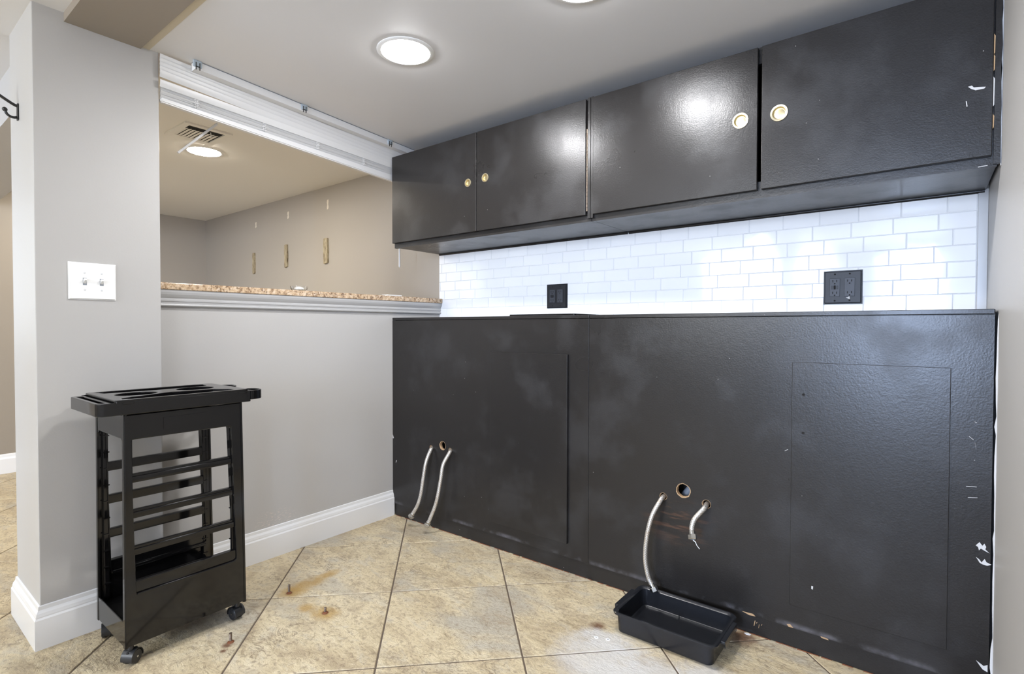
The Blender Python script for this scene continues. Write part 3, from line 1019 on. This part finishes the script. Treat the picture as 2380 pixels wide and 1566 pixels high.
outer = [(.5475, .787), (.5446, .066), (.9138, .068), (.904, .7885)]
ow = [(.566, .700), (.5690, .7085), (.5770, .7095), (.856, .7095), (.8645, .7075), (.8665, .700), (.8820, .240), (.8815, .232), (.8730, .2270), (.5850, .2220), (.5775, .2240), (.5755, .232)]
for nm, d0, d1, s in (('side_frame', XF, XF - .014, 1), ('side_frame', XB, XB + .014, -1)):
    bm = bmesh.new()
    add_plate(bm, outer, [ow], yz, d0, d1)
    sf = fin(nm, bm, 'plastic', tr)
    # window lip folded inwards
    bm = bmesh.new()
    cx_, cz_ = .722, .465
    inn = [(u - .0020 * (1 if u > cx_ else -1), v - .0020 * (1 if v > cz_ else -1)) for u, v in ow]
    add_plate(bm, ow, [inn], yz, d1 + .0005 * s, d1 - .020 * s)
    fin('window_lip', bm, 'plastic', sf)
    # ledge below the window
    bm = bmesh.new()
    add_box(bm, min(d0 + .0005 * s, d1 - .02 * s), max(d0 + .0005 * s, d1 - .02 * s), .578, .880, .2155, .2265, .003)
    add_box(bm, min(d0 - .006 * s, d1 - .012 * s), max(d0 - .006 * s, d1 - .012 * s), .576, .882, .227, .262, .002)
    fin('window_sill', bm, 'plastic', sf, True)
    for zt in (.600, .488, .3715):
        bm = bmesh.new()
        ya = .5655 + (.7095 - zt) * .0195
        yb_ = .8680 + (.7095 - zt) * .031
        xo, xi = d0 - .008 * s, d0 - .014 * s
        add_box(bm, min(xo, xi), max(xo, xi), ya, yb_, zt - .027, zt - .008, .0022)
        xi2 = d0 - .028 * s
        add_box(bm, min(xi2, xi + .001 * s), max(xi2, xi + .001 * s), ya, yb_, zt - .012, zt - .0005, .0022)
        add_box(bm, min(xi2, xi2 - .004 * s), max(xi2, xi2 - .004 * s), ya, yb_, zt - .030, zt - .002, .0012)
        fin('drawer_rail', bm, 'plastic', tr, True)
    # inner guide strips with stop notches
    for k, (y0, y1) in enumerate(((.5600, .574), (.872, .886))):
        bm = bmesh.new()
        a, b = d1 - .001 * s, d1 - .014 * s
        add_box(bm, min(a, b), max(a, b), y0, y1, .14, .75, .0015)
        for q in range(10):
            add_box(bm, min(b, b - .005 * s), max(b, b - .005 * s), y0 - .002, y1 + .002, .185 + q * .056, .1885 + q * .056)
        fin('guide_strip', bm, 'plastic', tr, True)
    # rounded corner posts
    for (yt0, yt1, yb0, yb1) in ((.5468, .5560, .5438, .5540), (.8950, .9048, .9040, .9146)):
        bm = bmesh.new()
        a, b = d0 + .0022 * s, d0 - .018 * s
        add_hull8(bm, [(a, yb0, .0645), (b, yb0, .0645), (b, yb1, .0645), (a, yb1, .0645)], [(a, yt0, .789), (b, yt0, .789), (b, yt1, .789), (a, yt1, .789)])
        bmesh.ops.recalc_face_normals(bm, faces=bm.faces)
        bmesh.ops.bevel(bm, geom=[e for e in bm.edges if abs((e.verts[0].co - e.verts[1].co).z) > .3], offset=.003, segments=2, affect='EDGES')
        fin('corner_post', bm, 'plastic', tr, True)
# raised label plate on the front
bm = bmesh.new()
add_plate(bm, [(.655, .7310), (.7876, .7345), (.7855, .7700), (.655, .7680)], [], yz, XF + .0001, XF + .0014)
fin('label_plate', bm, 'plastic', tr)
# end aprons (arched at the inner corners), end plates and the base shelf
for y0, y1, yb0, yb1 in ((.5478, .5540, .5450, .5510), (.8985, .9042, .9075, .9135)):
    bm = bmesh.new()
    zt, zl = .787, .712
    xa, xb = XB + .014, XF - .014
    arch = [(xa, zt), (xa, zl - .03), (xa + .004, zl - .010), (xa + .016, zl), (xb - .016, zl), (xb - .004, zl - .010), (xb, zl - .03), (xb, zt)]
    add_plate(bm, arch, [], lambda u, v, d: (u, d, v), y0, y1)
    fin('end_apron', bm, 'plastic', tr)
    bm = bmesh.new()
    add_hull8(bm, [(xa, yb0, .066), (xb, yb0, .066), (xb, yb1, .066), (xa, yb1, .066)], [(xa, yb0, .144), (xb, yb0, .144), (xb, yb1, .144), (xa, yb1, .144)])
    fin('end_plate', bm, 'plastic', tr)
box('base_shelf', XB + .0145, XF - .0145, .5515, .9070, .120, .126, 'plastic', tr)

# top tray
tt = bmesh.new()
xf, xbk = -1.925, -2.238
yN, yD0, yD1, yFar = .480, .524, .925, .985


def xy(u, v, d):
    return (u, v, d)


cut = [circ(-2.080, .625, .050, .060, 26), circ(-2.095, .812, .050, .060, 26)]
# front trough with a waist between the two cups, back trough, small ring at the far end
ftr = [(-1.955, .550), (-1.942, .575), (-1.940, .70), (-1.940, .86), (-1.952, .885), (-1.975, .880), (-2.022, .842), (-2.030, .780), (-2.035, .740), (-2.045, .718), (-2.035, .690), (-2.012, .640), (-1.998, .590), (-1.980, .556)]
btr = [(-2.165, .560), (-2.218, .545), (-2.226, .565), (-2.226, .860), (-2.214, .885), (-2.172, .880), (-2.150, .872), (-2.150, .750), (-2.145, .700), (-2.155, .640)]
outr = [(xf, yD0 + .004), (xf, yD1 - .012), (xf - .010, yD1), (xbk + .012, yD1), (xbk, yD1 - .012), (xbk, yD0 + .010), (xbk + .010, yD0), (xf - .006, yD0)]
add_plate(tt, outr, cut + [ftr, btr], xy, .8365, .812)
dk = fin('tray_deck', tt, 'plastic', tr)
tt = bmesh.new()
add_plate(tt, [(xf - .001, yD0 + .003), (xf - .001, yD1 - .003), (xbk + .002, yD1 - .003), (xbk + .002, yD0 + .003)], [], xy, .8118, .8040)
fin('tray_floor', tt, 'plastic', tr)
tt = bmesh.new()   # rim band all round, drawn out into a squared handle at the near end
ins = .004
on = [(xf + .0008, yD1 + .006), (xf + .0008, yN + .016), (xf - .002, yN + .008), (xf - .009, yN + .002), (xf - .022, yN - .001), (xbk + .032, yN),
      (xbk + .020, yN + .012), (xbk + .020, yD0 - .012), (xbk - .0008, yD0 - .010), (xbk - .0008, yD1 + .006)]
i2 = [(xf - ins, yD0 - .006), (xf - ins, yD1 + .002), (xbk + ins, yD1 + .002), (xbk + ins, yD0 - .006)]
hn = [(xf - .016, yD0 - .016), (xbk + .046, yD0 - .016), (xbk + .046, yN + .012), (xf - .032, yN + .011), (xf - .020, yN + .016)]
add_plate(tt, on, [i2, hn], xy, .7905, .8295)
fin('tray_rim', tt, 'plastic', tr)
tt = bmesh.new()
add_plate(tt, [(p[0], p[1]) for p in hn], [], xy, .7935, .797)
fin('handle_well', tt, 'plastic', tr)
for cx, rx in ((-1.968, .043), (-2.165, .040)):
    tt = bmesh.new()
    arc = [(cx + rx, yD1 + .0065)] + [(cx + rx * math.cos(t), yD1 + .018 + .044 * math.sin(t)) for t in [math.radians(a) for a in range(0, 181, 15)]] + [(cx - rx, yD1 + .0065)]
    hol = [(cx + rx * .8 * math.cos(t), yD1 + .024 + (.030 if math.sin(t) > 0 else .012) * math.sin(t)) for t in [math.radians(a) for a in range(0, 360, 20)]]
    add_plate(tt, arc, [hol], xy, .797, .8300)
    fin('holder_ring', tt, 'plastic', tr)
# clip notches on the tray rim
for yy in (.560, .905):
    box('rim_notch', xf - .012, xf + .0022, yy - .018, yy + .012, .8225, .8290, 'plastic', tr, .001)


def caster(cx, cy, ang, zt=.066):
    ca = bpy.data.objects.new('caster', None)
    COL.objects.link(ca)
    ca.location = (cx, cy, 0)
    ca.rotation_euler.z = ang
    ca.parent = tr
    ca.matrix_parent_inverse = Matrix.Translation(-tr.location)

    def sub(name, bm, mat):
        o = fin(name, bm, mat, None, True)
        o.parent = ca
        return o
    for s in (-1, 1):
        bm = bmesh.new()
        prof = [(0, -.006), (.012, -.006), (.014, -.0045), (.0195, -.006), (.0220, -.004), (.0225, 0), (.0220, .004), (.0195, .006), (.0, .006)]
        add_lathe(bm, [(r, h) for r, h in prof], (s * .0115, 0, .0226), 'X', 26)
        sub('wheel', bm, 'caster')
    bm = bmesh.new()       # hood over both wheels
    arc = [math.radians(a) for a in range(-15, 196, 15)]
    ro, ri = .0255, .0232
    rows = []
    for s in (-.0185, .0185):
        rows.append([bm.verts.new((s, ro * math.cos(t), .0226 + ro * math.sin(t))) for t in arc])
        rows.append([bm.verts.new((s, ri * math.cos(t), .0226 + ri * math.sin(t))) for t in arc])
    for i in range(len(arc) - 1):
        for a, b in ((0, 2), (1, 3), (0, 1), (2, 3)):
            bm.faces.new((rows[a][i], rows[a][i + 1], rows[b][i + 1], rows[b][i]))
    for i in (0, len(arc) - 1):
        bm.faces.new((rows[0][i], rows[1][i], rows[3][i], rows[2][i]))
    add_box(bm, -.0035, .0035, -.020, .020, .012, .043, .001)
    sub('hood', bm, 'caster')
    bm = bmesh.new()
    add_lathe(bm, [(.009, .046), (.0095, .050), (.0095, zt + .012), (.006, zt + .014), (0, zt + .014)], (0, -.006, 0), 'Z', 16)
    sub('stem', bm, 'caster')
    bm = bmesh.new()
    add_lathe(bm, [(0, -.0198), (.0032, -.0195), (.0036, -.0175), (.0036, .0175), (.0032, .0195), (0, .0198)], (0, 0, .0226), 'X', 12)
    sub('axle', bm, 'chrome')


caster(-1.962, .570, math.radians(35))
caster(-1.968, .893, math.radians(100))
caster(-2.196, .570, math.radians(75))
caster(-2.190, .890, math.radians(20))

# ------------------------------------------------------------------ floor bolts, anchors, flake
for (bx, by, h, lab) in ((-1.988, 1.1085, .0347, 'rusty bolt standing in the long ochre stain near the baseboard'),
                         (-1.7444, 1.1134, .021, 'shortest rusty bolt, standing in a small round ochre stain'),
                         (-1.8312, .8125, .031, 'grey bolt sticking out of the floor beside the trolley caster')):
    o = empty('floor_bolt', (bx, by, 0), lab, 'bolt', 'bolts left standing in the floor')
    bm = bmesh.new()
    k = int(h / .0022)
    pts, rs = [], []
    for i in range(k + 1):
        pts.append((bx, by, -.002 + (h + .002) * i / k))
        rs.append(.0050 if i % 2 == 0 else .0042)
    add_tube(bm, pts, rs, 10)
    fin('shank', bm, 'zinc', o)
    bm = bmesh.new()
    add_lathe(bm, [(.011, 0), (.010, .0025), (.0065, .004), (.0045, .0055), (0, .0055)], (bx, by, 0), 'Z', 14)
    fin('rust_collar', bm, 'rust', o, True)
for (bx, by, lab) in ((-.8764, 1.5959, 'white plastic anchor set in the floor, the one farther from the tub'), (-.8392, 1.6092, 'white plastic anchor set in the floor, beside the corner of the tub')):
    o = empty('floor_anchor', (bx, by, 0), lab, 'anchor', 'plastic anchors in the floor')
    bm = bmesh.new()
    add_lathe(bm, [(.0028, 0), (.0075, 0), (.0075, .0008), (.0062, .0014), (.0030, .0014), (.0028, .0006)], (bx, by, 0), 'Z', 16)
    fin('collar', bm, 'tape', o, True)
    bm = bmesh.new()
    add_lathe(bm, [(.0029, .0002), (.0029, .0006), (0, .0006)], (bx, by, 0), 'Z', 12)
    fin('bore', bm, 'dark', o)
# rusty debris and old sealant along the foot of the cabinet
bm = bmesh.new()
random.seed(11)
x = -2.34
while x < .13:
    l = random.uniform(.02, .07)
    d_ = random.uniform(.0015, .0045)
    add_hull8(bm, [(x, YF + .004 - d_, .0), (x + l, YF + .004 - d_ * .6, .0), (x + l, YF + .0043, .0), (x, YF + .0043, .0)],
              [(x + .002, YF + .004 - d_ * .4, .0022), (x + l - .002, YF + .004 - d_ * .3, .0016), (x + l - .002, YF + .0043, .0016), (x + .002, YF + .0043, .0022)])
    x += l + random.uniform(-.004, .03)
fin('sealant_crumbs', bm, 'rust', bc, kind='stuff')
bm = bmesh.new()
add_plate(bm, [(-.484, 1.934), (-.476, 1.929), (-.465, 1.932), (-.463, 1.938), (-.474, 1.941)], [], xy, .0004, .003)
tag(fin('paint_flake', bm, 'tape'), 'white paint flake on the floor at the foot of the cabinet', 'flake')

# ------------------------------------------------------------------ switch plate and hook on the pier
sw = empty('switch_plate', (-2.29, .562, 1.153), 'white double toggle switch plate on the pier above the trolley', 'switch')
bm = bmesh.new()
add_box(bm, -2.2898, -2.2832, .4945, .6290, 1.1530, 1.2805)
bmesh.ops.bevel(bm, geom=[e for e in bm.edges if all(v.co.x > -2.284 for v in e.verts)], offset=.004, segments=3, affect='EDGES')
fin('plate', bm, 'white', sw, True)
for yy in (.5390, .5865):
    bm = bmesh.new()
    add_plate(bm, [(yy - .0055, 1.2030), (yy + .0055, 1.2030), (yy + .0055, 1.2275), (yy - .0055, 1.2275)], [], yz, -2.2830, -2.2838)
    fin('toggle_slot', bm, 'rubber', sw)
    bm = bmesh.new()
    add_hull8(bm, [(-2.2832, yy - .0042, 1.2080), (-2.2832, yy + .0042, 1.2080), (-2.2832, yy + .0042, 1.2235), (-2.2832, yy - .0042, 1.2235)],
              [(-2.2725, yy - .0032, 1.2190), (-2.2725, yy + .0032, 1.2190), (-2.2745, yy + .0032, 1.2255), (-2.2745, yy - .0032, 1.2255)])
    fin('toggle', bm, 'white', sw)
    for zz in (1.1865, 1.2445):
        bm = bmesh.new()
        add_lathe(bm, [(0, .0012), (.0022, .0010), (.0030, 0), (0, -.001)], (-2.2830, yy, zz), 'X', 12)
        fin('screw', bm, 'headrail', sw, True)

hk = empty('coat_hook', (-2.495, .4105, 1.80), 'black iron double coat hook on the end face of the pier', 'hook')
bm = bmesh.new()
add_box(bm, -2.503, -2.485, .4060, .4104, 1.775, 1.832, .0018)
fin('back_plate', bm, 'iron', hk, True)
bm = bmesh.new()
add_tube(bm, smooth_path([(-2.494, .408, 1.823), (-2.494, .395, 1.828), (-2.494, .370, 1.842), (-2.494, .345, 1.858), (-2.494, .325, 1.872), (-2.494, .312, 1.888)], 6), .0048, 10)
fin('upper_prong', bm, 'iron', hk, True)
bm = bmesh.new()
pp = smooth_path([(-2.494, .408, 1.786), (-2.494, .399, 1.782), (-2.494, .389, 1.783), (-2.494, .380, 1.790), (-2.494, .3755, 1.803)], 6)
add_tube(bm, pp, .0042, 10)
bmesh.ops.create_uvsphere(bm, u_segments=12, v_segments=8, radius=.0075, matrix=Matrix.Translation(pp[-1]))
fin('lower_prong', bm, 'iron', hk, True)

# ------------------------------------------------------------------ blind over the pass-through
bl = empty('window_blind', (-2.30, 1.4, 1.90), 'white slatted blind pulled up under the ceiling of the pass-through', 'blind')


def bx(y):
    return -2.293 - .0971 * (y - .78)


def bz(zl, zr, y):
    t = (y - .78) / (1.955 - .78)
    return zl + (zr - zl) * t


YA, YB = .776, 2.10
bm = bmesh.new()    # headrail, in front of the slats, from the outer bracket to behind the cabinet
ya, yb = .880, 2.10


def hx(y):
    return -2.238 - .1005 * (y - .88)


def hull_y(bm, y0, y1, fx0, fx1, fz0, fz1):
    add_hull8(bm, [(fx0(y0), y0, fz0(y0)), (fx1(y0), y0, fz0(y0)), (fx1(y1), y1, fz0(y1)), (fx0(y1), y1, fz0(y1))],
              [(fx0(y0), y0, fz1(y0)), (fx1(y0), y0, fz1(y0)), (fx1(y1), y1, fz1(y1)), (fx0(y1), y1, fz1(y1))])


hull_y(bm, ya, yb, lambda y: hx(y) - .038, hx, lambda y: ZC - .032, lambda y: ZC - .0030)
fin('headrail', bm, 'blind', bl)
bm = bmesh.new()
hull_y(bm, ya, yb, lambda y: hx(y) - .038, lambda y: hx(y) + .001, lambda y: ZC - .0030, lambda y: ZC - .0002)
fin('rail_gap_shade', bm, 'rubber', bl, label='dark strip in place of the shadow gap above the headrail')  # grey strip stands in for the shade in this gap
for y in (.886, 1.362, 1.905):
    bm = bmesh.new()
    add_box(bm, hx(y) - .003, hx(y) + .0065, y - .016, y + .016, ZC - .026, ZC - .0002, .003)
    br = fin('bracket', bm, 'clip', bl, True, label='clear bracket with a dark catch')
    bm = bmesh.new()
    for q in ((-.008, -.0055, -.038, -.010), (.0055, .008, -.038, -.010), (-.0055, .0055, -.026, -.0235)):
        add_box(bm, hx(y) + .0055, hx(y) + .0080, y + q[0], y + q[1], ZC + q[2], ZC + q[3])
    fin('catch', bm, 'dark', br)


def slat(zl, zr, tilt, w=.025, off=0.0, ye=YB):
    """thin crowned slat; tilt 0 = flat, 90 = closed"""
    bm = bmesh.new()
    t = math.radians(tilt)
    n = 4
    top, bot = [], []
    for yy in (YA - off * .34, ye):
        zz = bz(zl, zr, yy)
        rt, rb = [], []
        for i in range(n + 1):
            s = (i / n - .5) * w
            crown = .0014 * (1 - (2 * i / n - 1) ** 2)
            X = s * math.cos(t) + crown * math.sin(t)
            Z = s * math.sin(t) * -1 + crown * math.cos(t)
            rt.append(bm.verts.new((bx(yy) + off + X, yy, zz + Z)))
            rb.append(bm.verts.new((bx(yy) + off + X, yy, zz + Z - .0006)))
        top.append(rt)
        bot.append(rb)
    for i in range(n):
        bm.faces.new((top[0][i], top[0][i + 1], top[1][i + 1], top[1][i]))
        bm.faces.new((bot[0][i + 1], bot[0][i], bot[1][i], bot[1][i + 1]))
    for i in (0, n):
        bm.faces.new((top[0][i], top[1][i], bot[1][i], bot[0][i]))
    fin('slat', bm, 'blind', bl, True)


# closed slats at the top: they hang level at the far end but stop short at the near end
NS = 5
for k in range(NS):
    f = k / (NS - 1)
    slat(2.0680 - f * (2.0680 - 2.0085), 2.0550 - f * (2.0550 - 1.9815), 108, off=.022)
slat(1.9735, 1.9715, 105, .026, off=.020)
# the gathered stack
for k in range(6):
    slat(1.9630 - k * .0072, 1.9560 - k * .0062, 150 if k % 2 else 158, off=.006 if k % 3 == 0 else .002)
bm = bmesh.new()
hull_y(bm, YA, YB, lambda y: bx(y) - .0125, lambda y: bx(y) + .0135, lambda y: bz(1.9065, 1.8870, y), lambda y: bz(1.9240, 1.9220, y))
bmesh.ops.recalc_face_normals(bm, faces=bm.faces)
bmesh.ops.bevel(bm, geom=bm.edges[:], offset=.004, segments=2, affect='EDGES')
fin('bottom_rail', bm, 'blind', bl, True)
for y in (.902, 1.190, 1.468, 1.757):
    bm = bmesh.new()
    for dx in (-.004, .004):
        add_tube(bm, [(bx(y) + .0145, y + dx, ZC - .034), (bx(y) + .0150, y + dx, bz(1.925, 1.922, y))], .0009, 6)
    # bunched ladder cord over the stack
    for k in range(6):
        add_tube(bm, [(bx(y) + .0165, y - .010 + (k % 2) * .004, bz(1.930, 1.924, y) + k * .0065), (bx(y) + .0165, y + .010 - (k % 2) * .003, bz(1.9325, 1.926, y) + k * .0065)], .0015, 6)
    fin('ladder_cord', bm, 'blind', bl, True)
bm = bmesh.new()
add_tube(bm, [(-2.43, 1.0385, 1.937), (-2.43, .885, 1.7735)], .0050, 8)
wd = fin('tilt_wand', bm, 'blind', bl, True)
bm = bmesh.new()
add_tube(bm, smooth_path([(-2.33, 1.043, 1.935), (-2.39, 1.040, 1.944), (-2.43, 1.038, 1.940)], 5), .0018, 6)
fin('wand_hook', bm, 'headrail', wd, True)
bm = bmesh.new()
add_tube(bm, [(-2.4935, 2.10, 1.93), (-2.4935, 2.10, 1.526)], .0011, 6)
cd = fin('pull_cord', bm, 'blind', bl, True)
bm = bmesh.new()
add_tube(bm, [(-2.4935, 2.10, 1.54), (-2.4935, 2.10, 1.530), (-2.4930, 2.10, 1.425), (-2.4930, 2.10, 1.418)], [.002, .0045, .0052, .003], 10)
fin('cord_tassel', bm, 'blind', cd, True)

# ------------------------------------------------------------------ wood strips on the far wall
for (xa, z0, z1, wd_, lab) in ((-4.705, 1.532, 1.7145, .034, 'narrow weathered wood strip on the far wall, nearest the room corner'),
                               (-4.163, 1.552, 1.736, .040, 'middle weathered wood strip of the three on the far wall'),
                               (-3.591, 1.5423, 1.7314, .052, 'widest weathered wood strip on the far wall, nearest the cabinets')):
    bm = bmesh.new()
    pr = [(xa - wd_ / 2, z0), (xa - wd_ / 2 + .006, z0 - .003), (xa + wd_ / 2, z0 + .004), (xa + wd_ / 2 + .002, (z0 + z1) / 2), (xa + wd_ / 2 - .002, z1), (xa, z1 + .003), (xa - wd_ / 2 + .001, z1 - .003), (xa - wd_ / 2 - .002, (z0 + z1) / 2 + .02)]
    add_plate(bm, pr, [], fxz, YT - .013, YT - .0004)
    tag(fin('wood_strip', bm, 'wood'), lab, 'wood strip', 'wood strips on the far wall')

# ------------------------------------------------------------------ ceiling vent in the next room
vt = empty('ceiling_vent', (-3.16, 1.26, 2.12), 'cream louvred air vent in the ceiling of the next room', 'vent')
vx0, vx1, vy0, vy1 = -3.30, -3.02, 1.135, 1.375
bm = bmesh.new()
add_plate(bm, rrect(vx0, vx1, vy0, vy1, .004), [rrect(vx0 + .05, vx1 - .028, vy0 + .03, vy1 - .03, .003)], xy, 2.1115, 2.1198)
fin('frame', bm, 'ceil_warm', vt)
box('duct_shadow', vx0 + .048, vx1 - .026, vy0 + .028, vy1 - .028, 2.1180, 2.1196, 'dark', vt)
for k in range(9):
    yy = vy0 + .044 + k * .019
    bm = bmesh.new()
    add_hull8(bm, [(vx0 + .05, yy - .0135, 2.1128), (vx1 - .085, yy - .0135, 2.1128), (vx1 - .085, yy - .0095, 2.1118), (vx0 + .05, yy - .0095, 2.1118)],
              [(vx0 + .05, yy + .0015, 2.1165), (vx1 - .085, yy + .0015, 2.1165), (vx1 - .085, yy + .0045, 2.1160), (vx0 + .05, yy + .0045, 2.1160)])
    fin('louvre', bm, 'ceil_warm', vt)
bm = bmesh.new()
add_tube(bm, [(-3.085, 1.285, 2.117), (-3.088, 1.290, 2.100), (-3.10, 1.292, 2.094)], .0025, 8)
fin('damper_lever', bm, 'white', vt, True)

for o in list(bpy.data.objects):
    if o.type == 'MESH' and o.name.split('.')[0] in ('side_frame', 'end_apron', 'end_plate', 'tray_deck', 'tray_rim', 'holder_ring', 'front_panel', 'door', 'base_shelf'):
        b = o.modifiers.new('soft_edge', 'BEVEL')
        b.width = .0018 if o.name.startswith(('front', 'door')) else .0022
        b.segments = 2
        b.limit_method = 'ANGLE'
        b.angle_limit = math.radians(60)

# ------------------------------------------------------------------ recessed lamps
def lamp(x, y, z, mat, label, r=.088):
    o = empty('recessed_light', (x, y, z), label, 'light', 'recessed ceiling lights')
    bm = bmesh.new()
    add_lathe(bm, [(r, -.0015), (r + .002, -.0035), (r + .012, -.0030), (r + .018, -.0005), (r + .018, .0005), (r, .0005), (r, -.0015)], (x, y, z - .0005), 'Z', 40, False)
    fin('trim_ring', bm, 'white', o, True)
    bm = bmesh.new()
    add_lathe(bm, [(0, -.0120), (r * .45, -.0112), (r * .75, -.0085), (r * .93, -.0045), (r - .001, -.0015), (r - .001, -.0006), (0, -.0006)], (x, y, z), 'Z', 40)
    fin('diffuser', bm, mat, o, True)


lamp(-1.548, 1.336, ZC, 'glow', 'white recessed ceiling light above the open floor')
lamp(-3.455, 1.402, 2.12, 'glow_w', 'warm recessed ceiling light beyond the blind, beside the vent')
lamp(-.827, 1.392, ZC, 'glow', 'recessed ceiling light above the tub, over the top of the photo')
lamp(-.90, -.75, 2.111, 'glow_b', 'recessed ceiling light behind the camera')
lamp(-1.55, -2.3, 2.111, 'glow_b', 'recessed ceiling light near the rear wall')
lamp(-3.10, -.95, 2.12, 'glow_b', 'recessed ceiling light over the passage behind the pier')
lamp(-4.50, .95, 2.12, 'glow_w', 'added warm ceiling light for the next room, out of view behind the pier')  # unseen lamp added to brighten the next room's ceiling
